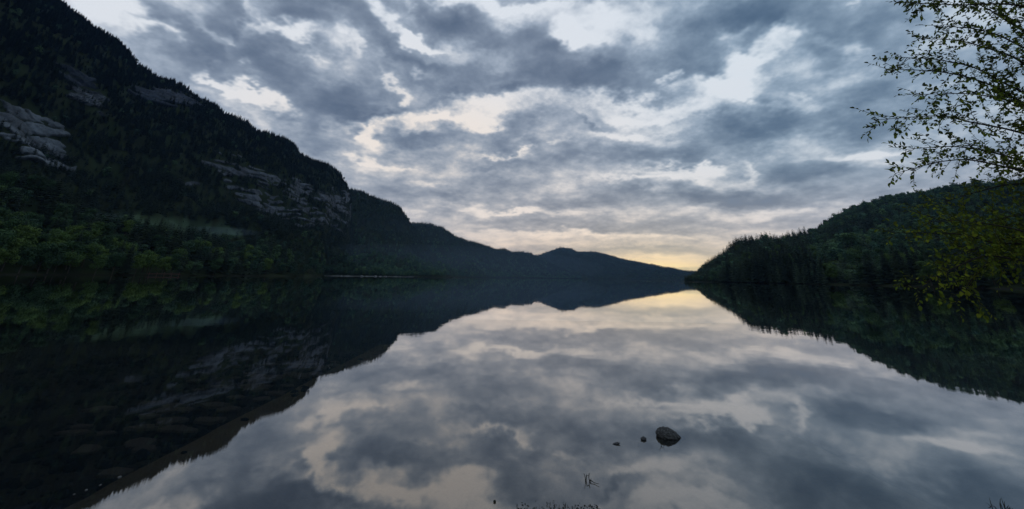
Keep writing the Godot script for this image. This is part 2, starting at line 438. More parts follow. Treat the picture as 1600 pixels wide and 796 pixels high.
func water_paint(ripple: Texture2D) -> StandardMaterial3D:
	var m := StandardMaterial3D.new()
	m.albedo_color = Color(0.005, 0.008, 0.008).linear_to_srgb()
	m.roughness = 0.015
	m.metallic_specular = 0.5
	m.clearcoat_enabled = true
	m.clearcoat_roughness = 0.015
	m.normal_enabled = true
	m.normal_texture = ripple
	m.normal_scale = 0.05
	m.uv1_triplanar = true
	m.uv1_world_triplanar = true
	m.uv1_scale = Vector3.ONE * 0.11
	return m

func mist(at: Vector3, size: Vector3, density: float, label: String) -> void:
	var f := FogVolume.new()
	f.name = numbered("mist")
	f.shape = RenderingServer.FOG_VOLUME_SHAPE_ELLIPSOID
	f.size = size
	var m := FogMaterial.new()
	m.albedo = Color(0.75, 0.86, 1.0)
	m.density = density
	f.material = m
	add_child(f, true)
	f.position = at
	f.rotation.y = atan2(-at.x, -at.z)
	tag(f, label, "mist", "", "stuff")

func strip_mesh(az0: float, az1: float, near: float, far: float) -> ArrayMesh:
	var pts := PackedVector3Array()
	var cols := PackedColorArray()
	for row in 5:
		for i in 50:
			var q := i / 49.0
			var w := sqrt(maxf(0.0, 1.0 - pow(2.0 * q - 1.0, 2.0)))
			pts.append(bearing(lerpf(az0, az1, q), lerpf((near + far) * 0.5, lerpf(far, near, row / 4.0), w) + 12.0 * fine_noise.get_noise_1d(i * 9.0), 0.01))
			cols.append(Color(1, 1, 1))
	return grid_mesh(pts, cols, 50, 5)

func flat_quad(st: SurfaceTool, x0: float, z0: float, x1: float, z1: float) -> void:
	for v in [Vector3(x0, 0, z0), Vector3(x1, 0, z0), Vector3(x1, 0, z1), Vector3(x0, 0, z0), Vector3(x1, 0, z1), Vector3(x0, 0, z1)]:
		st.add_vertex(v)

# ---------------------------------------------------------------- trees
func conifer_mesh(a_seed: int, tiers: int, around: int) -> ArrayMesh:
	var r := RandomNumberGenerator.new()
	r.seed = a_seed
	var st := begin(false)
	for t in tiers:
		var f := float(t) / tiers
		var y := lerpf(0.10, 0.97, pow(f, 0.9))
		var reach := 0.185 * pow(1.0 - f, 0.8) + 0.012
		for k in around:
			var a := TAU * (k + 0.5 * (t % 2) + r.randf_range(-0.3, 0.3)) / around
			var l := reach * r.randf_range(0.55, 1.25)
			var out := Vector3(cos(a), 0, sin(a))
			var side := Vector3(-sin(a), 0, cos(a))
			var root := Vector3(0, y + 0.02, 0)
			var mid := root + out * l * 0.55 + Vector3(0, -0.10 * l, 0)
			var tip := root + out * l + Vector3(0, -0.38 * l + r.randf_range(-0.01, 0.015), 0)
			var w := l * r.randf_range(0.30, 0.45)
			var sag := Vector3(0, -0.22 * l, 0)
			var g := r.randf_range(0.7, 1.3)
			for v in [root, mid + side * w + sag, tip, root, tip, mid - side * w + sag]:
				st.set_color(Color(g, g, g))
				st.add_vertex(v)
	return done(st)

func broadleaf_mesh(a_seed: int, lobes: int, per: int, size: float, slim := 1.0) -> ArrayMesh:
	var r := RandomNumberGenerator.new()
	r.seed = a_seed
	var st := begin(false)
	for i in lobes:
		var a := r.randf() * TAU
		var y := r.randf_range(0.34, 0.86)
		var reach := 0.24 * slim * sqrt(maxf(0.05, 1.0 - pow((y - 0.52) / 0.5, 2.0)))
		var c := Vector3(cos(a) * reach, y, sin(a) * reach) * Vector3(r.randf_range(0.4, 1.0), 1, r.randf_range(0.4, 1.0))
		var lr := r.randf_range(0.10, 0.17)
		var lg := r.randf_range(0.8, 1.2)
		for k in per:
			var n := Vector3(r.randfn(), r.randfn(), r.randfn()).normalized()
			var p := c + n * lr * r.randf_range(0.65, 1.1) * Vector3(1, 0.8, 1)
			var t := n.cross(Vector3(r.randfn(), r.randfn(), r.randfn())).normalized()
			var b := (n + Vector3(r.randfn(), r.randfn(), r.randfn()) * 0.5).normalized().cross(t)
			var s := size * r.randf_range(0.6, 1.3)
			var g := lg * r.randf_range(0.75, 1.25)
			for v in [p - t * s, p + b * s * 0.7, p + t * s, p - t * s, p + t * s, p - b * s * 0.7]:
				st.set_color(Color(g, g, g))
				st.add_vertex(v)
	return done(st)

func trunk_mesh(a_seed: int, high: float, radius: float) -> ArrayMesh:
	var r := RandomNumberGenerator.new()
	r.seed = a_seed
	var st := begin()
	var lean := Vector3(r.randf_range(-0.02, 0.02), 0, r.randf_range(-0.02, 0.02))
	tube(st, PackedVector3Array([Vector3(0, -0.06, 0), Vector3(0, 0.1, 0) + lean * 0.3, Vector3(0, high * 0.5, 0) + lean, Vector3(0, high, 0) + lean * 0.5]), radius, radius * 0.25, 5)
	if high < 0.9:
		for k in 5:
			var a := TAU * k / 5.0 + r.randf()
			var y := r.randf_range(0.22, 0.45)
			tube(st, PackedVector3Array([Vector3(0, y, 0), Vector3(cos(a) * 0.1, y + 0.12, sin(a) * 0.1), Vector3(cos(a) * 0.2, y + 0.2, sin(a) * 0.2)]), radius * 0.45, radius * 0.12, 4)
	return done(st)

var conifers := []      # [place, height, hill]
var broadleaves := []

func wood(h: Dictionary, which: String, az0: float, az1: float, count: int, tall0: float, tall1: float, mix: Callable) -> void:
	var made := 0
	var tries := 0
	while made < count and tries < count * 4:
		tries += 1
		var az := rng.randf_range(az0, az1)
		var s: float = table(h.shore, az)
		var r: float = table(h.dist, az)
		var dist := sqrt(rng.randf_range(s * s, r * r * 1.04))
		var u := (dist - s) / (r - s)
		var p := hill_point(h, az, u)
		if p.y < 0.05: continue
		var el := elevation(p)
		var tall := rng.randf_range(tall0, tall1) * (0.8 + 0.35 * fine_noise.get_noise_2d(p.x + 900.0, p.z))
		if which == "right": tall *= clampf((az - 22.2) / 8.0, 0.3, 1.0)
		if h.has("bare"):
			var m := bare_rock(az, el, p)
			if m > 0.04 and u < 0.92 and rng.randf() > 0.08: continue
			if m > -0.15: tall *= 0.6
			if meadow(az, el) > 0.05 and el < 12.0:
				if rng.randf() > 0.12: continue
				tall *= 0.4
		var leafy: float = mix.call(az, el, u, p)
		if rng.randf() < leafy:
			broadleaves.append([p, tall * 0.82, which])
		else:
			conifers.append([p, tall, which])
		made += 1

func shore_spot(which: String, az: float) -> String:
	if which == "left":
		if az < -47.0: return "at the far left end of the left shore"
		if az < -42.5: return "on the left shore left of the jetty"
		if az < -38.0: return "on the left shore around the jetty"
		if az < -31.0: return "on the left shore right of the jetty"
		return "on the wooded point left of the gravel beach" if az < -24.5 else "on the slope behind the gravel beach"
	if which == "right":
		if az < 27.0: return "on the tip of the right point"
		if az < 33.0: return "on the spiky right spur behind its tip"
		if az < 41.0: return "along the right shore under the hill's rising edge"
		return "along the right shore left of the overhanging branches" if az < 45.0 else "on the right shore behind the overhanging branches"
	return "on the slopes beyond the bay" if which == "middle" else "on the far shore"

func in_view(p: Vector3) -> bool:
	var az := rad_to_deg(atan2(p.x, -p.z))
	return absf(az) < 54.0

func plant() -> void:
	var con_near := [conifer_mesh(1, 22, 13), conifer_mesh(2, 20, 12), conifer_mesh(3, 24, 13)]
	var con_far := [conifer_mesh(4, 11, 9), conifer_mesh(5, 10, 8), conifer_mesh(6, 12, 9)]
	var leaf_near := [broadleaf_mesh(7, 26, 70, 0.026), broadleaf_mesh(8, 22, 80, 0.026), broadleaf_mesh(9, 24, 74, 0.026, 0.7)]
	var leaf_far := [broadleaf_mesh(10, 13, 26, 0.05), broadleaf_mesh(11, 12, 28, 0.05), broadleaf_mesh(12, 14, 24, 0.05, 0.7)]
	var con_trunk := trunk_mesh(1, 0.95, 0.014)
	var leaf_trunk := trunk_mesh(2, 0.7, 0.02)
	var bark := paint(0.95, 0.2, Color(0.06, 0.05, 0.042), false)
	var needle := paint(0.9, 0.2, Color(1, 1, 1))
	var leaf := paint(0.8, 0.25, Color(1, 1, 1))
	leaf.backlight_enabled = true
	leaf.backlight = Color(0.35, 0.35, 0.35)
	var con_paints := []
	var leaf_paints := []
	for k in 4:
		con_paints.append(paint(0.9, 0.2, [Color(0.022, 0.036, 0.024), Color(0.028, 0.042, 0.026), Color(0.018, 0.03, 0.022), Color(0.03, 0.046, 0.024)][k]))
		var m := paint(0.8, 0.25, [Color(0.040, 0.080, 0.030), Color(0.060, 0.106, 0.028), Color(0.033, 0.066, 0.030), Color(0.083, 0.134, 0.03)][k])
		m.backlight_enabled = true
		m.backlight = Color(0.35, 0.35, 0.35)
		leaf_paints.append(m)
	for kind in 2:
		var all: Array = broadleaves if kind else conifers
		for t in all:
			var q: Vector3 = t[0]
			t.append((t[1] / q.length()) if in_view(q) else t[1] / q.length() * 0.02)
		all.sort_custom(func(a, b): return a[3] > b[3])
		var rest := {}
		for i in all.size():
			var t: Array = all[i]
			var v := rng.randi() % 3
			var b := Basis(Vector3.UP, rng.randf() * TAU).scaled(Vector3(t[1] * rng.randf_range(0.9, 1.2), t[1], t[1] * rng.randf_range(0.9, 1.2)))
			if i < 300:
				var q: Vector3 = t[0]
				var spot := shore_spot(t[2], rad_to_deg(atan2(q.x, -q.z)))
				var o := thing("broadleaf_tree" if kind else "conifer_tree", q, ("leafy green broadleaf tree " if kind else "dark pointed conifer ") + spot, "tree", ("broadleaf trees " if kind else "conifers ") + spot)
				o.basis = b
				obj("trunk", leaf_trunk if kind else con_trunk, bark, o)
				obj("crown", leaf_near[v] if kind else con_near[v], (leaf_paints if kind else con_paints)[rng.randi() % 4], o)
			else:
				var key := "%s%d" % [t[2], v]
				if not rest.has(key): rest[key] = [[], [], v, t[2]]
				rest[key][0].append(Transform3D(b, t[0]))
				var g := rng.randf_range(0.7, 1.3)
				var y := rng.randf()
				if t[2] == "middle": g *= 1.6
				elif t[2] == "right": g *= 1.7
				rest[key][1].append(Color(lerpf(0.030, 0.070, y * y), lerpf(0.064, 0.120, y * y), lerpf(0.040, 0.046, y)) * g if kind else Color(lerpf(0.018, 0.03, y), lerpf(0.03, 0.045, y), lerpf(0.021, 0.026, y)) * g)
		var woods := {}
		for key in rest:
			var w: Array = rest[key]
			var side: String = {"left": "the left mountain", "middle": "the ridges beyond the bay", "right": "the right hill", "far": "the far hill"}[w[3]]
			if not woods.has(w[3]):
				woods[w[3]] = thing("broadleaf_wood" if kind else "conifer_forest", Vector3.ZERO, ("green broadleaf wood mixed through the slopes of " if kind else "dark conifer forest covering ") + side, "forest")
				woods[w[3]].set_meta("kind", "stuff")
			many("crowns", (leaf_far if kind else con_far)[w[2]], leaf if kind else needle, w[0], w[1], woods[w[3]])

func _ready() -> void:
	rng.seed = 20240611
	# camera: a wide lens at eye height, tilted up and shifted down
	camera = Camera3D.new()
	camera.name = "camera"
	camera.position = Vector3(0, 1.6, 0)
	camera.rotation_degrees = Vector3(20.05, 0.0, 0.85)
	camera.projection = Camera3D.PROJECTION_FRUSTUM
	camera.near = 0.1
	camera.far = 30000.0
	camera.size = 0.1 * 796.0 / 600.0
	camera.frustum_offset = Vector2(0, -0.1 * 183.0 / 600.0)
	add_child(camera)
	# sky, air and exposure
	var env := Environment.new()
	env.background_mode = Environment.BG_SKY
	var sm := PanoramaSkyMaterial.new()
	sm.panorama = make_sky()
	env.sky = Sky.new()
	env.sky.sky_material = sm
	env.tonemap_mode = Environment.TONE_MAPPER_LINEAR
	env.tonemap_exposure = 1.0
	env.sdfgi_enabled = true
	env.ssao_enabled = true
	env.ssil_enabled = true
	var we := WorldEnvironment.new()
	we.name = "environment"
	we.environment = env
	add_child(we)
	# the sun, gone down behind the hills at the end of the lake
	var sun := DirectionalLight3D.new()
	sun.name = "sun"
	sun.light_color = Color(1.0, 0.86, 0.7)
	sun.light_energy = 0.15
	sun.light_angular_distance = 10.0
	sun.shadow_enabled = true
	add_child(sun)
	sun.look_at_from_position(Vector3.ZERO, -bearing(19.0, 1.0, tan(deg_to_rad(-4.0))))
	print("sky ", Time.get_ticks_msec())
	rough_noise = noise(1.0 / 170.0, 4, 41)
	fine_noise = noise(1.0 / 45.0, 3, 42)
	# ---- the land
	var earth := paint(1.0, 0.1)
	var left := {
		"ridge": RIDGE_LEFT, "trees": [[0.0, 10.0]], "rough": 34.0, "bare": true, "meadow": true,
		"dist": [[-96.0, 900.0], [-66.0, 1050.0], [-55.0, 1150.0], [-40.0, 1250.0], [-30.0, 1350.0], [-23.0, 1450.0], [-16.0, 1500.0]],
		"shore": [[-96.0, 190.0], [-66.0, 205.0], [-52.0, 230.0], [-45.0, 262.0], [-40.0, 290.0], [-35.0, 335.0], [-28.0, 400.0], [-25.6, 455.0], [-24.6, 690.0], [-16.0, 800.0]],
		"profile": [[0.0, 0.0], [0.03, 0.008], [0.12, 0.035], [0.26, 0.09], [0.36, 0.135], [0.46, 0.23], [0.53, 0.31], [0.6, 0.46], [0.68, 0.57], [0.8, 0.76], [1.0, 1.0], [1.15, 1.0], [1.4, 0.8], [1.9, 0.3], [2.4, 0.0]],
	}
	var second := {
		"ridge": RIDGE_SECOND, "trees": [[0.0, 11.0]], "rough": 40.0,
		"dist": [[-28.0, 1750.0], [-8.0, 1900.0]], "shore": [[-28.0, 720.0], [-8.0, 960.0]],
		"profile": [[0.0, 0.0], [0.1, 0.03], [0.3, 0.11], [0.5, 0.26], [0.7, 0.52], [0.85, 0.8], [1.0, 1.0], [1.2, 0.9], [1.6, 0.3], [2.0, 0.0]],
	}
	var third := {
		"ridge": RIDGE_THIRD, "trees": [[0.0, 12.0]], "rough": 45.0,
		"dist": [[-22.0, 2300.0], [0.0, 2900.0], [11.0, 3300.0]], "shore": [[-22.0, 760.0], [-16.0, 860.0], [-10.0, 1050.0], [-4.0, 1450.0], [0.0, 1900.0], [5.0, 2600.0], [11.0, 3200.0]],
		"profile": [[0.0, 0.0], [0.1, 0.04], [0.3, 0.15], [0.5, 0.34], [0.7, 0.6], [0.85, 0.84], [1.0, 1.0], [1.2, 0.9], [1.6, 0.3], [2.0, 0.0]],
	}
	var far := {
		"ridge": RIDGE_FAR, "trees": [[0.0, 13.0]], "rough": 50.0,
		"dist": [[-4.0, 4500.0], [34.0, 4700.0]], "shore": [[-4.0, 3300.0], [34.0, 3500.0]],
		"profile": [[0.0, 0.0], [0.2, 0.12], [0.5, 0.42], [0.8, 0.82], [1.0, 1.0], [1.2, 0.9], [1.6, 0.3], [2.0, 0.0]],
	}
	var right := {
		"ridge": RIDGE_RIGHT, "trees": [[22.6, 19.0], [35.0, 19.0], [39.0, 13.0]], "rough": 30.0,
		"dist": [[22.6, 680.0], [26.0, 720.0], [31.0, 800.0], [35.0, 950.0], [38.0, 1150.0], [42.0, 1300.0], [50.0, 1400.0], [62.0, 1450.0], [98.0, 1300.0]],
		"shore": [[22.6, 650.0], [26.0, 560.0], [30.0, 480.0], [40.0, 360.0], [50.0, 275.0], [62.0, 225.0], [98.0, 180.0]],
		"profile": [[0.0, 0.0], [0.04, 0.02], [0.16, 0.09], [0.3, 0.2], [0.42, 0.30], [0.55, 0.5], [0.7, 0.7], [0.85, 0.88], [1.0, 1.0], [1.15, 1.0], [1.5, 0.6], [2.0, 0.0]],
	}
	var us := [-0.05, -0.02, 0.0, 0.006, 0.015, 0.03]
	for k in 50: us.append(0.05 + 0.95 * k / 49.0)
	for k in [1.06, 1.15, 1.3, 1.5, 1.75, 2.0]: us.append(k)
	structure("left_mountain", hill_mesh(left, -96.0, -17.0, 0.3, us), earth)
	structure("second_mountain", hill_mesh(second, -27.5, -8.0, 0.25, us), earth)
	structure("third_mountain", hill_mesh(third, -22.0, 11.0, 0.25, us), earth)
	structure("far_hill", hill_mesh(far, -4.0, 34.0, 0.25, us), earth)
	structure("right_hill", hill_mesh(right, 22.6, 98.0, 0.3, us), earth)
	var stone := paint(0.9, 0.3)
	stone.normal_enabled = true
	stone.normal_texture = noise_texture(0.02, 5, 61, true, 14.0)
	stone.uv1_triplanar = true
	stone.uv1_world_triplanar = true
	stone.uv1_scale = Vector3.ONE * 0.03
	rock_face(left, "layered_cliff", -40.4, -22.3, 5.2, 14.2, 260, 150, Color(0.088, 0.10, 0.115), 13.0, stone)
	rock_face(left, "pale_cliff", -60.0, -49.4, 8.6, 17.0, 150, 120, Color(0.125, 0.143, 0.16), 17.0, stone)
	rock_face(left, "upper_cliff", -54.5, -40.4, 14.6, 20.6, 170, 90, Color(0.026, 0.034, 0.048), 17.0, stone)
	rock_face(left, "small_crag", -42.0, -39.0, 8.8, 10.7, 40, 30, Color(0.055, 0.062, 0.07), 12.0, stone)
	# seen through the air of the valley
	env.fog_enabled = true
	env.fog_density = 0.00004
	env.fog_light_color = Color(0.60, 0.78, 1.0)
	env.volumetric_fog_enabled = true
	env.volumetric_fog_density = 0.0
	mist(bearing(-12.0, 1250.0, 30.0), Vector3(1100, 110, 900), 0.00010, "thin blue mist over the wooded slopes beyond the bay")
	mist(bearing(-35.9, 600.0, 50.5), Vector3(78, 9, 40), 0.0018, "pale wisp of mist at the right end of the hillside meadow")
	mist(bearing(-46.6, 560.0, 52.0), Vector3(110, 9, 40), 0.0010, "fainter streak of mist at the left end of the hillside meadow")
	mist(bearing(-10.0, 1400.0, 60.0), Vector3(1500, 260, 1100), 0.00003, "fainter blue haze spread above that mist, towards the far ridges")
	print("land ", Time.get_ticks_msec())
	# ---- the woods
	wood(left, "left", -90.0, -17.5, 28000, 11.0, 21.0, func(az, el, u, p): return 0.85 if az < -44.0 and u < 0.10 else clampf(0.62 - u * 2.2 + 1.1 * rough_noise.get_noise_2d(p.x * 2.4, p.z * 2.4), 0.02, 0.92))
	wood(second, "middle", -27.0, -9.0, 8000, 11.0, 20.0, func(az, el, u, p): return clampf(0.95 - u * 1.5 + 0.7 * rough_noise.get_noise_2d(p.x * 2.0, p.z * 2.0), 0.04, 0.9))
	wood(third, "middle", -21.0, 10.0, 16000, 12.0, 22.0, func(az, el, u, p): return clampf(0.75 - u * 1.0 + 0.7 * rough_noise.get_noise_2d(p.x * 2.0, p.z * 2.0), 0.05, 0.8))
	wood(far, "far", -3.0, 33.0, 14000, 12.0, 24.0, func(az, el, u, p): return clampf(0.3 + 0.8 * rough_noise.get_noise_2d(p.x * 1.5, p.z * 1.5), 0.05, 0.7))
	wood(right, "right", 23.0, 37.0, 5000, 14.0, 36.0, func(az, el, u, p): return clampf((0.0 if u < 0.2 else (0.25 if u < 0.6 else -0.15)) + 0.7 * rough_noise.get_noise_2d(p.x * 1.4 + 500.0, p.z * 1.4), 0.03, 0.9))
	wood(right, "right", 37.0, 96.0, 23000, 11.0, 24.0, func(az, el, u, p): return clampf((0.05 if u < 0.10 else 0.55) + 1.2 * rough_noise.get_noise_2d(p.x * 1.4 + 500.0, p.z * 1.4), 0.03, 0.92))
	plant()
	print("woods ", Time.get_ticks_msec())
	# ---- the water: the clear shallows by the shore, and the dark lake beyond
	var ripple := noise_texture(0.008, 3, 71, true, 2.0)
	var deep := water_paint(ripple)
	deep.clearcoat = 1.0
	deep.metallic_specular = 0.55
	var shallow := water_paint(ripple)
	shallow.clearcoat = 1.0
	shallow.metallic_specular = 0.8
	shallow.transparency = BaseMaterial3D.TRANSPARENCY_ALPHA
	shallow.albedo_color.a = 0.62
	var sheet := begin(false)
	for q in [[-12000.0, -12000.0, 12000.0, -17.0], [-12000.0, 4.0, 12000.0, 12000.0], [-12000.0, -17.0, -16.0, 4.0], [16.0, -17.0, 12000.0, 4.0]]:
		flat_quad(sheet, q[0], q[1], q[2], q[3])
	structure("lake_water", done(sheet), deep)
	sheet = begin(false)
	flat_quad(sheet, -16.0, -17.0, 16.0, 4.0)
	structure("shallow_water", done(sheet), shallow)
	# a breath of wind by the far point
	var ruffled := water_paint(noise_texture(0.05, 3, 72, true, 6.0))
	ruffled.normal_scale = 1.0
	ruffled.roughness = 0.3
	ruffled.uv1_scale = Vector3.ONE * 0.6
	structure("ruffled_water", strip_mesh(15.4, 27.4, 330.0, 600.0), ruffled)
	# ---- the lake bed and the ground behind the shore, one sheet out to the horizon
	var bed_paint := paint(0.95, 0.2)
	bed_paint.normal_enabled = true
	bed_paint.normal_texture = noise_texture(0.03, 4, 81, true, 8.0)
	bed_paint.uv1_triplanar = true
	bed_paint.uv1_world_triplanar = true
	bed_paint.uv1_scale = Vector3.ONE * 0.7
	structure("ground", ground_mesh(), bed_paint)
	structure("silted_ramp", ramp_mesh(), bed_paint)
	# flat stones under the shallow water left of the ramp
	var slab_paint := paint(0.85, 0.3, Color(0.115, 0.092, 0.066), false)
	slab_paint.normal_enabled = true
	slab_paint.normal_texture = bed_paint.normal_texture
	slab_paint.uv1_triplanar = true
	slab_paint.uv1_scale = Vector3.ONE * 1.5
	var slab_names := ["broad flat stone under water nearest the silted ramp edge", "second broad flat stone under water beside the silted ramp edge"]
	var spots := [[-3.98, -7.27], [-4.16, -6.83], [-4.53, -7.0], [-4.14, -6.33], [-4.06, -5.86], [-4.3, -5.45], [-4.08, -5.31], [-4.78, -9.05], [-4.55, -8.05], [-5.08, -10.35], [-3.86, -4.72], [-5.38, -7.8], [-5.16, -8.03], [-4.5, -7.45], [-4.65, -10.4], [-4.7, -6.3], [-5.6, -7.1], [-4.65, -5.2], [-5.5, -10.2], [-5.4, -9.3], [-4.1, -8.3], [-4.1, -9.3], [-4.2, -10.6], [-6.0, -8.5], [-6.1, -6.8]]
	for i in 26: spots.append([-3.9 - 1.7 * rng.randf(), -5.4 - 5.6 * rng.randf()])
	for i in spots.size():
		var x: float = spots[i][0]
		var z: float = spots[i][1]
		var o := obj("flat_stone", slab_mesh(100 + i), slab_paint)
		var s := rng.randf_range(0.11, 0.27) * (1.5 if i < 2 else 1.0)
		o.transform = Transform3D(Basis(Vector3.UP, rng.randf_range(-1.5, 1.5)).rotated(Vector3.RIGHT, rng.randf_range(-0.12, 0.2)).scaled(Vector3(s, 0.32 * s, s * 0.6)), Vector3(x, ground_height(x, z) + 0.06, z))
		tag(o, slab_names[i] if i < 2 else "dim flat brown stone lying on the lake bed under shallow water", "stone", "flat stones on the lake bed")
	var pebble := blob_mesh(301, 7, 9, Vector3(1, 0.6, 0.8), 0.25)
	var at := []
	var tints := []
	for i in 5200:
		var x := -3.3 - 7.0 * pow(rng.randf(), 1.3)
		var z := rng.randf_range(-12.0, 1.5)
		if i % 4 == 0:
			x = rng.randf_range(-9.0, 9.0)
			z = rng.randf_range(-0.8, 5.0)
		var s := 0.018 + 0.075 * pow(rng.randf(), 3.0)
		at.append(Transform3D(Basis(Vector3.UP, rng.randf() * TAU).scaled(Vector3.ONE * s), Vector3(x, ground_height(x, z) + s * 0.2, z)))
		var g := rng.randf_range(0.02, 0.08)
		tints.append(Color(g * 1.05, g * 0.97, g * 0.85))
	var gravel := many("gravel", pebble, paint(0.9, 0.3), at, tints)
	tag(gravel, "brown gravel scattered over the lake bed left of the silted ramp", "gravel", "", "stuff")
	# ---- small pale stones at the water's surface along the ramp edge
	var pale := paint(0.55, 0.4, Color(0.10, 0.10, 0.095), false)
	var wet := [[-3.21, -3.97, 0.016], [-3.24, -3.84, 0.009], [-3.27, -3.76, 0.012], [-3.30, -3.70, 0.008], [-3.27, -8.05, 0.016], [-3.36, -8.2, 0.014]]
	for i in wet.size():
		var o := obj("pale_pebble", blob_mesh(320 + i, 8, 10, Vector3(1, 0.55, 0.7), 0.3), pale)
		o.transform = Transform3D(Basis(Vector3.UP, i * 1.3).scaled(Vector3.ONE * wet[i][2]), Vector3(wet[i][0], 0.0, wet[i][1]))
		tag(o, ["largest pale pebble breaking the water at the near ramp edge", "small pale pebble between two others at the near ramp edge", "pale pebble third along the near ramp edge", "tiniest pale pebble at the near end of the ramp edge", "pale pebble breaking the dark water by the mountain's reflected edge", "second pale pebble left of the other far out on the ramp edge"][i], "pebble", "pale pebbles along the ramp edge")
	# ---- the rock and its neighbours
	var rock_paint := paint(0.8, 0.4)
	rock_paint.normal_enabled = true
	rock_paint.normal_texture = noise_texture(0.025, 5, 91, true, 16.0)
	rock_paint.uv1_triplanar = true
	rock_paint.uv1_scale = Vector3.ONE * 3.0
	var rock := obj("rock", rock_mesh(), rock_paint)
	rock.position = Vector3(1.757, 0.0, -5.03)
	tag(rock, "dark rounded rock with a low point on its right breaking the still water", "rock")
	var small := obj("small_stone", blob_mesh(351, 12, 16, Vector3(1, 0.9, 0.8), 0.3), rock_paint)
	small.transform = Transform3D(Basis().scaled(Vector3(0.032, 0.022, 0.026)), Vector3(1.447, 0.004, -4.93))
	tag(small, "tiny dark pointed stone in the water just left of the rock", "stone")
	var flat := obj("small_stone", blob_mesh(352, 12, 16, Vector3(1, 0.5, 0.6), 0.35), rock_paint)
	flat.transform = Transform3D(Basis(Vector3.BACK, 0.3).scaled(Vector3(0.036, 0.022, 0.022)), Vector3(1.121, 0.002, -4.80))
	tag(flat, "tiny slanting dark stone farthest left of the rock", "stone")
	# ---- stems and weed poking through the surface
	var stem_paint := paint(0.8, 0.3, Color(0.022, 0.024, 0.016), false)
	var reed := thing("broken_reed", Vector3(0.70, 0, -4.03), "bent broken reed stems standing in the water left of the rock", "reed")
	for path in [[[-0.035, -0.02, 0], [-0.04, 0.03, 0], [-0.05, 0.052, 0.01]], [[-0.035, -0.02, 0], [-0.025, 0.04, 0], [-0.012, 0.03, 0], [-0.005, 0.05, 0]], [[0.0, -0.02, 0.01], [-0.01, 0.025, 0.01], [0.0, 0.05, 0.0]], [[0.01, -0.01, 0.01], [0.0, 0.012, 0.02], [0.03, 0.005, 0.05], [0.06, 0.01, 0.08]], [[-0.02, -0.02, 0.0], [0.008, 0.02, 0.02]]]:
		var st := begin()
		var pts := PackedVector3Array()
		for q in path: pts.append(Vector3(q[0], q[1], q[2]))
		tube(st, pts, 0.0042, 0.0016, 5)
		obj("stem", done(st), stem_paint, reed)
	var twig := thing("twig", Vector3(1.585, 0, -4.80), "thin dark twig standing in the water in front of the rock's left end", "twig")
	for path in [[[0.0, -0.02, 0.02], [-0.005, 0.03, 0], [-0.022, 0.05, -0.01]], [[-0.002, 0.01, 0.01], [0.02, 0.035, 0]], [[0.01, -0.02, 0.06], [0.004, 0.008, 0.06]]]:
		var st := begin()
		var pts := PackedVector3Array()
		for q in path: pts.append(Vector3(q[0], q[1], q[2]))
		tube(st, pts, 0.0035, 0.0012, 5)
		obj("stem", done(st), stem_paint, twig)
	var blade := leaf_mesh(1.0, 0.26)
	at = []
	for i in 230:
		var x := 0.69 - 0.62 * pow(rng.randf(), 1.25)
		var z := -3.60 + rng.randfn() * 0.035 + (0.03 if x < 0.3 else 0.0)
		var b := Basis(Vector3.UP, rng.randf() * TAU).rotated(Vector3.RIGHT, rng.randf_range(-1.2, 1.2)).rotated(Vector3.BACK, rng.randf_range(-1.0, 1.0))
		at.append(Transform3D(b.scaled(Vector3.ONE * rng.randf_range(0.008, 0.02)), Vector3(x, 0.004, z)))
	tag(many("water_weed", blade, stem_paint, at, []), "dark strip of water weed breaking the surface at the near water's edge", "weed", "", "stuff")
	var bud := obj("floating_bud", blob_mesh(355, 8, 10, Vector3(1, 0.7, 0.8), 0.2), stem_paint)
	bud.transform = Transform3D(Basis().scaled(Vector3.ONE * 0.011), Vector3(-0.09, 0.005, -3.68))
	tag(bud, "single dark bud floating left of the strip of water weed", "bud")
	var tuft := thing("grass_tuft", Vector3(3.73, 0, -3.68), "small dark tuft of grass blades poking from the water at bottom right", "grass tuft")
	for i in 13:
		var st := begin()
		var a := rng.randf() * TAU
		var l := rng.randf_range(0.04, 0.085)
		var lean := Vector3(cos(a), 0, sin(a)) * l * rng.randf_range(0.3, 0.8)
		var root := Vector3(cos(a), 0, sin(a)) * 0.03 + Vector3(rng.randf_range(-0.05, 0.05), -0.03, 0)
		tube(st, PackedVector3Array([root, root + lean * 0.4 + Vector3(0, l * 0.7, 0), root + lean + Vector3(0, l, 0)]), 0.004, 0.001, 4)
		obj("blade", done(st), stem_paint, tuft)
	# ---- far along the shores
	var beach := grid_strip(func(az): return bearing(az, minf(table(second.shore, az), table(left.shore, az)) - 38.0 if az < -14.0 else table(third.shore, az) - 60.0), -24.4, -9.4, 60, 34.0, 1.0)
	structure("gravel_beach", beach, paint(0.95, 0.2, Color(0.085, 0.09, 0.088), false))
	var boulder_paint := paint(0.9, 0.3, Color(0.17, 0.175, 0.17), false)
	for q in [[-19.9, 690.0, 3.2], [-18.2, 720.0, 3.4], [-17.6, 735.0, 2.6], [-22.4, 680.0, 2.2], [-16.9, 745.0, 2.4]]:
		var o := obj("boulder", blob_mesh(int(q[1]), 8, 12, Vector3(1.3, 0.6, 1), 0.3), boulder_paint)
		o.transform = Transform3D(Basis().scaled(Vector3.ONE * q[2] * 0.6), bearing(q[0], q[1], 0.3))
		tag(o, "pale boulder on the thin gravel beach across the bay", "boulder", "boulders on the gravel beach")
	var cabin := thing("cabin", bearing(7.17, 3330.0, 3.0), "tiny pale cabin at the far end of the lake below the notch", "cabin")
	var box := BoxMesh.new()
	box.size = Vector3(7, 8, 6)
	obj("wall", box, boulder_paint, cabin).position.y = 4.0
	var roof := PrismMesh.new()
	roof.size = Vector3(8, 4, 7)
	obj("roof", roof, stem_paint, cabin).position.y = 10.0
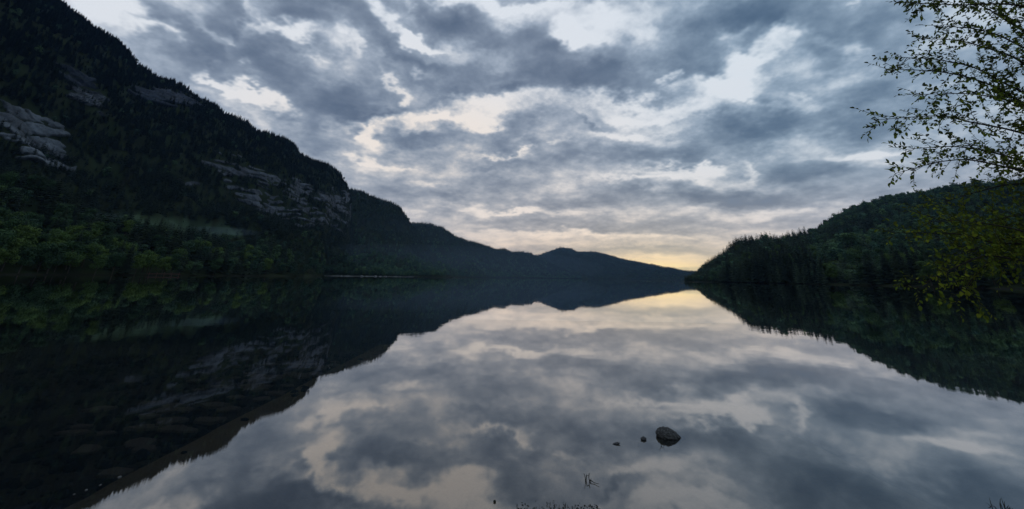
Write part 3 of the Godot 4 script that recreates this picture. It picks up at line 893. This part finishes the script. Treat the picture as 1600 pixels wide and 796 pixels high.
	var red := paint(0.8, 0.3, Color(0.095, 0.05, 0.042), false)
	var jetty := thing("jetty", bearing(-40.2, 283.0, 0.0), "low reddish wooden jetty at the foot of the left shore", "jetty")
	jetty.rotation.y = deg_to_rad(40.0)
	for i in 14:
		var plank := BoxMesh.new()
		plank.size = Vector3(0.85, 0.08, 2.2)
		obj("plank", plank, red, jetty).position = Vector3(-6.2 + i * 0.95, 1.0, 0)
	for i in 5:
		for s in [-1, 1]:
			var post := CylinderMesh.new()
			post.top_radius = 0.12
			post.bottom_radius = 0.14
			post.height = 3.0
			post.radial_segments = 8
			obj("post", post, red, jetty).position = Vector3(-6.0 + i * 3.0, 0.2, s * 0.95)
	for s in [-1, 1]:
		var beam := BoxMesh.new()
		beam.size = Vector3(13.4, 0.3, 0.15)
		obj("beam", beam, red, jetty).position = Vector3(0, 0.8, s * 0.8)
	# ---- the overhanging tree on the near right
	build_tree()
	print("all ", Time.get_ticks_msec())

func ground_height(x: float, z: float) -> float:
	var f := -z
	var h: float
	if f < 1.0:
		h = 0.02 + 0.085 * minf(1.0 - f, 12.0) + 0.004 * clampf(1.0 - f - 12.0, 0.0, 900.0)
	else:
		h = 0.02 - 0.10 * minf(f - 1.0, 1.5) - 0.022 * clampf(f - 2.5, 0.0, 10.0) - 0.12 * maxf(f - 12.5, 0.0)
	h -= 0.14 * smoothstep(-3.1, -3.7, x + 2.0 * 0.022 * clampf(f - 2.5, 0.0, 10.0)) * clampf((f - 1.0) * 0.5, 0.0, 1.0)
	h += 0.05 * fine_noise.get_noise_2d(x * 45.0, z * 45.0) + 0.02 * fine_noise.get_noise_2d(x * 160.0, z * 160.0)
	return maxf(h, -8.0)

func ground_mesh() -> ArrayMesh:
	var pts := PackedVector3Array()
	var cols := PackedColorArray()
	var n := 180
	var rho := 0.25
	var rows := 0
	while rho < 7000.0:
		for i in n:
			var a := TAU * i / n
			var x := sin(a) * rho
			var z := -cos(a) * rho
			pts.append(Vector3(x, ground_height(x, z), z))
			var k := 0.8 + 0.5 * fine_noise.get_noise_2d(x * 30.0, z * 30.0)
			var c := Color(0.046, 0.038, 0.026).lerp(Color(0.010, 0.011, 0.008), smoothstep(9.0, 22.0, -z))
			if z > -1.0: c = Color(0.13, 0.12, 0.10).lerp(Color(0.05, 0.065, 0.025), smoothstep(3.0, 9.0, z))
			c = c * k
			c.a = 1.0
			cols.append(c)
		rows += 1
		rho *= 1.075 if rho < 40.0 else 1.16
	return grid_mesh(pts, cols, n, rows, true)

func ramp_mesh() -> ArrayMesh:
	var pts := PackedVector3Array()
	var cols := PackedColorArray()
	var xs := [-3.22, -3.2, -3.17]
	for i in 40: xs.append(-3.1 + 6.6 * i / 39.0)
	xs.append_array([3.56, 3.6])
	var rows := 60
	for j in rows:
		var z := -0.9 - 12.0 * j / (rows - 1)
		for i in xs.size():
			var drop := 0.10 * minf(-z - 1.0, 1.5) + 0.022 * clampf(-z - 2.5, 0.0, 10.0) - 0.06
			var x: float = xs[i] + (0.03 * fine_noise.get_noise_2d(7.0, z * 60.0) - 2.0 * drop if i < 3 else 0.0)
			var y := 0.02 - 0.10 * minf(-z - 1.0, 1.5) - 0.022 * clampf(-z - 2.5, 0.0, 10.0) + 0.045 + 0.006 * fine_noise.get_noise_2d(x * 200.0, z * 200.0)
			if i == 0 or i == xs.size() - 1: y -= 0.5
			elif i == 1 or i == xs.size() - 2: y -= 0.03
			if j == rows - 1: y -= 0.5
			pts.append(Vector3(x, y, z))
			var k := 0.85 + 0.4 * fine_noise.get_noise_2d(x * 50.0, z * 25.0)
			cols.append(Color(0.20 * k, 0.155 * k, 0.085 * k))
	return grid_mesh(pts, cols, xs.size(), rows)

func slab_mesh(a_seed: int) -> ArrayMesh:
	var r := RandomNumberGenerator.new()
	r.seed = a_seed
	var n := 5 + r.randi() % 3
	var rim := PackedVector3Array()
	for k in n:
		var a := TAU * (k + r.randf_range(-0.36, 0.36)) / n
		rim.append(Vector3(cos(a), 0, sin(a)) * r.randf_range(0.7, 1.15))
	var st := begin(false)
	var mid := Vector3(r.randf_range(-0.2, 0.2), 0.2, 0)
	for k in n:
		var a := rim[k]
		var b := rim[(k + 1) % n]
		var ai := a * 0.95 + Vector3(0, 0.18, 0)
		var bi := b * 0.95 + Vector3(0, 0.18, 0)
		var al := a + Vector3(0, -0.25, 0)
		var bl := b + Vector3(0, -0.25, 0)
		for v in [mid, ai, bi, ai, a, b, ai, b, bi, a, al, bl, a, bl, b]:
			st.add_vertex(v)
	return done(st)

func blob_mesh(a_seed: int, rings: int, around: int, size: Vector3, rough: float) -> ArrayMesh:
	var n := noise(0.9, 3, a_seed)
	var pts := PackedVector3Array()
	var cols := PackedColorArray()
	for j in rings:
		var t := PI * (j + 0.02) / (rings - 0.96)
		for i in around:
			var a := TAU * i / around
			var d := Vector3(sin(t) * cos(a), cos(t), sin(t) * sin(a))
			pts.append(d * size * (1.0 + rough * 1.6 * n.get_noise_3d(d.x, d.y, d.z)))
			var k := 0.05 + 0.03 * n.get_noise_3d(d.x * 4.0, d.y * 4.0, d.z * 4.0)
			cols.append(Color(k, k, k))
	var m := grid_mesh(pts, cols, around, rings, true)
	return m

func rock_mesh() -> ArrayMesh:
	var n := noise(3.0, 5, 77)
	var big := noise(5.0, 2, 78, FastNoiseLite.TYPE_CELLULAR)
	var pts := PackedVector3Array()
	var cols := PackedColorArray()
	var rings := 48
	var around := 72
	for j in rings:
		var t := PI * (j + 0.02) / (rings - 0.96)
		for i in around:
			var a := TAU * i / around
			var d := Vector3(sin(t) * cos(a), cos(t), sin(t) * sin(a))
			# a dome that leans left, with a low toe to the right
			var toe := pow(clampf(d.x, 0.0, 1.0), 6.0) * clampf(1.0 - absf(d.y - 0.02) * 3.0, 0.0, 1.0)
			var p := d * Vector3(0.136 + 0.055 * toe, 0.086, 0.11)
			p.x -= 0.018 * maxf(d.y, 0.0) * 2.0
			if d.x > 0.2 and d.y > 0.0: p.y -= 0.034 * (d.x - 0.2) * (1.0 - 0.4 * d.y)
			p += d * (0.010 * n.get_noise_3d(d.x, d.y, d.z) + 0.012 * big.get_noise_3d(d.x * 0.5, d.y * 0.5, d.z * 0.5))
			pts.append(p)
			var k := 0.045 + 0.035 * n.get_noise_3d(d.x * 3.0, d.y * 3.0, d.z * 3.0)
			if n.get_noise_3d(d.x * 1.7 + 9.0, d.y * 1.7, d.z * 1.7) > 0.28: k += 0.07
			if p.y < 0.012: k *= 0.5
			cols.append(Color(k, k, k * 0.95))
	return grid_mesh(pts, cols, around, rings, true)

# a low bank along the water
func grid_strip(where: Callable, az0: float, az1: float, n: int, wide: float, high: float) -> ArrayMesh:
	var pts := PackedVector3Array()
	var cols := PackedColorArray()
	for row in 4:
		for i in n:
			var az := lerpf(az0, az1, float(i) / (n - 1))
			var p: Vector3 = where.call(az)
			var back := Vector3(p.x, 0, p.z).normalized()
			var k := 0.5 + 1.6 * fine_noise.get_noise_1d(i * 40.0)
			pts.append(p + back * wide * row / 3.0 + Vector3(0, [-0.6, 0.25 * high, high * clampf(k, 0.25, 1.3), high * clampf(k, 0.1, 1.3) * 1.1][row], 0))
			cols.append(Color(1, 1, 1))
	return grid_mesh(pts, cols, n, 4)

func leaf_mesh(long: float, wide: float) -> ArrayMesh:
	# along +z from its stalk, folded a little along the midrib
	var st := begin(false)
	var ribs := [[0.0, 0.0], [0.22, 0.72], [0.5, 1.0], [0.78, 0.62], [1.0, 0.0]]
	for s in [-1.0, 1.0]:
		for k in 4:
			var a: float = ribs[k][0] * long
			var b: float = ribs[k + 1][0] * long
			var wa: float = ribs[k][1] * wide
			var wb: float = ribs[k + 1][1] * wide
			var dip := func(z: float) -> float: return -0.12 * z * z / long
			var q := [Vector3(0, dip.call(a), a), Vector3(0, dip.call(b), b), Vector3(s * wb, dip.call(b) + wb * 0.35, b), Vector3(s * wa, dip.call(a) + wa * 0.35, a)]
			if k < 3:
				for v in [q[0], q[1], q[2]]: st.add_vertex(v)
			if k > 0:
				for v in [q[0], q[2], q[3]]: st.add_vertex(v)
			if k == 3:
				for v in [q[0], q[1], q[3]]: st.add_vertex(v)
	return done(st)

func smooth_path(points: Array, steps: int) -> PackedVector3Array:
	var c := Curve3D.new()
	for i in points.size():
		var p := Vector3(points[i][0], points[i][1], points[i][2])
		var q0: Array = points[maxi(i - 1, 0)]
		var q1: Array = points[mini(i + 1, points.size() - 1)]
		var tan := (Vector3(q1[0], q1[1], q1[2]) - Vector3(q0[0], q0[1], q0[2])) / 6.0
		c.add_point(p, -tan, tan)
	var out := PackedVector3Array()
	for i in steps + 1:
		out.append(c.sample_baked(c.get_baked_length() * i / steps))
	return out

func leafy_twig(twigs: SurfaceTool, leaves: Array, r: RandomNumberGenerator, start: Vector3, out: Vector3, bend: Vector3, l: float, origin: Vector3) -> void:
	var tl := PackedVector3Array()
	for k in 5:
		var q := k / 4.0
		tl.append(start + out * l * q + bend * q * q * l - origin)
	tube(twigs, tl, 0.0026, 0.0009, 4)
	var count := int(l / 0.025) + 2
	for k in count:
		var q := (k + 0.6) / count
		var p := start + out * l * q + bend * q * q * l
		var la := out.cross(Vector3(r.randfn(), r.randfn(), r.randfn())).normalized()
		var heading := (out * 0.7 + la * (1.0 if k < count - 1 else 0.1) + Vector3(0, -0.25, 0)).normalized()
		var up := (Vector3(r.randf_range(-0.7, 0.7), 1.0, r.randf_range(-0.7, 0.7))).normalized()
		var x := up.cross(heading).normalized()
		var size := r.randf_range(0.024, 0.051)
		leaves.append([Transform3D(Basis(x, heading.cross(x).normalized(), heading).scaled_local(Vector3.ONE * size), p - origin), size / p.distance_to(camera.position) if p.x / -p.z < 1.33 and p.y < 4.6 else 0.0])

func build_tree() -> void:
	var r := RandomNumberGenerator.new()
	r.seed = 99
	var bark := paint(0.9, 0.2, Color(0.035, 0.03, 0.026), false)
	var tree := thing("overhanging_tree", Vector3(8.4, 0.1, -0.4), "near leafy tree whose thin branches hang into the view from the right", "tree")
	var origin := tree.position
	var st := begin()
	tube(st, PackedVector3Array([Vector3(0, -0.3, 0), Vector3(-0.05, 0.4, -0.05), Vector3(-0.15, 1.6, -0.2), Vector3(-0.2, 3.2, -0.5), Vector3(-0.5, 5.2, -0.9), Vector3(-0.6, 6.5, -1.0)]), 0.17, 0.05, 12)
	obj("trunk", done(st), bark, tree)
	var boughs := [
		[[8.1, 2.2, -0.9], [7.2, 2.8, -2.6], [6.3, 3.13, -3.91], [5.33, 3.38, -3.61], [4.84, 3.51, -3.45], [4.28, 3.57, -3.33], [3.6, 3.54, -3.23]],
		[[8.1, 2.0, -0.9], [7.1, 2.55, -2.6], [6.14, 2.84, -3.81], [5.07, 3.01, -3.53], [4.41, 3.07, -3.4], [4.0, 3.08, -3.29], [3.34, 3.0, -3.22]],
		[[8.0, 2.9, -1.0], [7.4, 3.5, -2.6], [6.73, 3.93, -3.84], [5.72, 4.27, -3.6], [5.2, 4.43, -3.44], [4.62, 4.58, -3.28]],
		[[8.2, 1.8, -0.8], [7.0, 2.4, -2.5], [5.83, 2.6, -3.68], [4.94, 2.64, -3.56], [4.2, 2.7, -3.43], [3.5, 2.54, -3.38]],
		[[8.2, 1.7, -0.8], [7.4, 2.4, -2.8], [6.6, 2.59, -4.21], [5.47, 2.62, -3.99], [4.87, 2.51, -3.93], [4.36, 2.37, -3.87], [4.06, 2.3, -3.79]],
		[[8.25, 1.4, -0.7], [7.1, 1.8, -2.7], [6.0, 1.89, -4.05], [4.95, 1.97, -3.8], [4.54, 1.97, -3.7], [4.07, 2.03, -3.57], [3.41, 2.02, -3.47]],
		[[8.25, 1.3, -0.7], [6.9, 1.75, -2.5], [5.54, 1.81, -3.75], [4.68, 1.81, -3.65], [4.21, 1.84, -3.53], [3.76, 1.7, -3.48], [3.5, 1.56, -3.53]],
		[[8.25, 1.35, -0.7], [7.2, 1.8, -2.7], [6.15, 1.9, -4.15], [5.21, 1.9, -3.93], [4.46, 1.77, -3.77], [4.1, 1.46, -3.78]],
		[[8.0, 3.2, -1.0], [7.1, 3.8, -2.2], [6.12, 4.03, -3.37], [5.18, 4.26, -3.18], [4.41, 4.2, -3.1], [3.8, 4.14, -3.01]],
		[[8.0, 2.5, -1.0], [7.2, 3.3, -2.3], [6.4, 3.55, -3.6], [5.4, 3.85, -3.4], [4.8, 4.0, -3.25], [4.1, 3.95, -3.1]],
		[[8.0, 3.6, -1.0], [7.3, 4.3, -2.3], [6.4, 4.6, -3.5], [5.5, 4.85, -3.4], [4.8, 5.0, -3.2]],
		[[8.0, 2.6, -1.0], [7.2, 3.1, -2.7], [6.4, 3.45, -3.9], [5.5, 3.65, -3.75], [5.0, 3.78, -3.6], [4.5, 3.82, -3.5], [4.0, 3.78, -3.4]],
		[[8.1, 2.3, -0.9], [7.1, 2.7, -2.6], [6.2, 3.0, -3.7], [5.4, 3.2, -3.5], [4.9, 3.3, -3.4], [4.4, 3.32, -3.3], [3.85, 3.28, -3.25]],
		[[8.1, 1.9, -0.9], [7.1, 2.5, -2.7], [6.1, 2.72, -4.0], [5.3, 2.82, -3.8], [4.7, 2.88, -3.65], [4.2, 2.85, -3.5], [3.7, 2.78, -3.4]],
		[[8.0, 2.9, -1.0], [7.3, 3.6, -2.4], [6.5, 3.95, -3.9], [5.7, 4.1, -3.8], [5.1, 4.2, -3.7], [4.5, 4.15, -3.6]],
		[[8.2, 1.45, -0.7], [7.2, 1.9, -2.7], [6.1, 1.95, -3.8], [5.2, 2.0, -3.7], [4.6, 2.1, -3.6], [4.1, 2.14, -3.5], [3.75, 2.12, -3.45]],
		[[8.2, 1.5, -0.7], [7.2, 2.0, -2.7], [6.2, 2.05, -4.0], [5.4, 2.08, -3.9], [4.8, 2.02, -3.8], [4.3, 1.9, -3.7], [4.0, 1.78, -3.7]],
		[[8.2, 1.6, -0.7], [7.3, 2.1, -2.8], [6.4, 2.25, -4.2], [5.5, 2.3, -4.0], [4.9, 2.22, -3.9], [4.4, 2.12, -3.8]],
	]
	var leaves := []
	for bi in boughs.size():
		var path := smooth_path(boughs[bi], 60)
		var local := PackedVector3Array()
		for p in path: local.append(p - origin)
		st = begin()
		tube(st, local, 0.030, 0.0022, 7)
		obj("branch", done(st), bark, tree)
		var twigs := begin()
		var side := 1.0
		for i in range(22, 61):
			var t := float(i) / 60.0
			var dir := (path[mini(i + 1, 60)] - path[i - 1]).normalized()
			for rep in 2:
				side = -side
				var l := r.randf_range(0.18, 0.62) * (1.2 - 0.75 * t)
				if i == 60: l = 0.15
				var across := dir.cross(Vector3(0.2, 0.25, 1.0).normalized()).normalized()
				var out := (dir * r.randf_range(0.6, 1.1) + across * side * r.randf_range(0.25, 0.9) + Vector3(0, 0, 1) * r.randf_range(-0.6, 0.6)).normalized()
				var bend := Vector3(r.randf_range(-0.1, 0.1), r.randf_range(-0.22, 0.06), r.randf_range(-0.1, 0.1))
				leafy_twig(twigs, leaves, r, path[i], out, bend, l, origin)
				if l > 0.26:
					for fork in 2:
						var q := r.randf_range(0.3, 0.7)
						var turn := (out + out.cross(Vector3(0.2, 0.25, 1.0).normalized()) * (0.8 if fork else -0.8) + Vector3(0, 0, r.randf_range(-0.5, 0.5))).normalized()
						leafy_twig(twigs, leaves, r, path[i] + out * l * q + bend * q * q * l, turn, bend, l * r.randf_range(0.3, 0.5), origin)
		obj("twigs", done(twigs), bark, tree).set_meta("kind", "stuff")
	leaves.sort_custom(func(a, b): return a[1] > b[1])
	var shapes := [leaf_mesh(1.0, 0.27), leaf_mesh(1.0, 0.33), leaf_mesh(1.0, 0.22)]
	var paints := []
	for c in [Color(0.11, 0.15, 0.013), Color(0.080, 0.118, 0.013), Color(0.15, 0.175, 0.014)]:
		var m := paint(0.85, 0.12, c, false)
		m.backlight_enabled = true
		m.backlight = Color(0.16, 0.16, 0.16)
		paints.append(m)
	var rest := [[], [], []]
	for i in leaves.size():
		if i < 300:
			obj("leaf", shapes[i % 3], paints[r.randi() % 3], tree).transform = leaves[i][0]
		else:
			rest[i % 3].append(leaves[i][0])
	for k in 3:
		many("leaves", shapes[k], paints[k], rest[k], [], tree)
	print("leaves ", leaves.size())
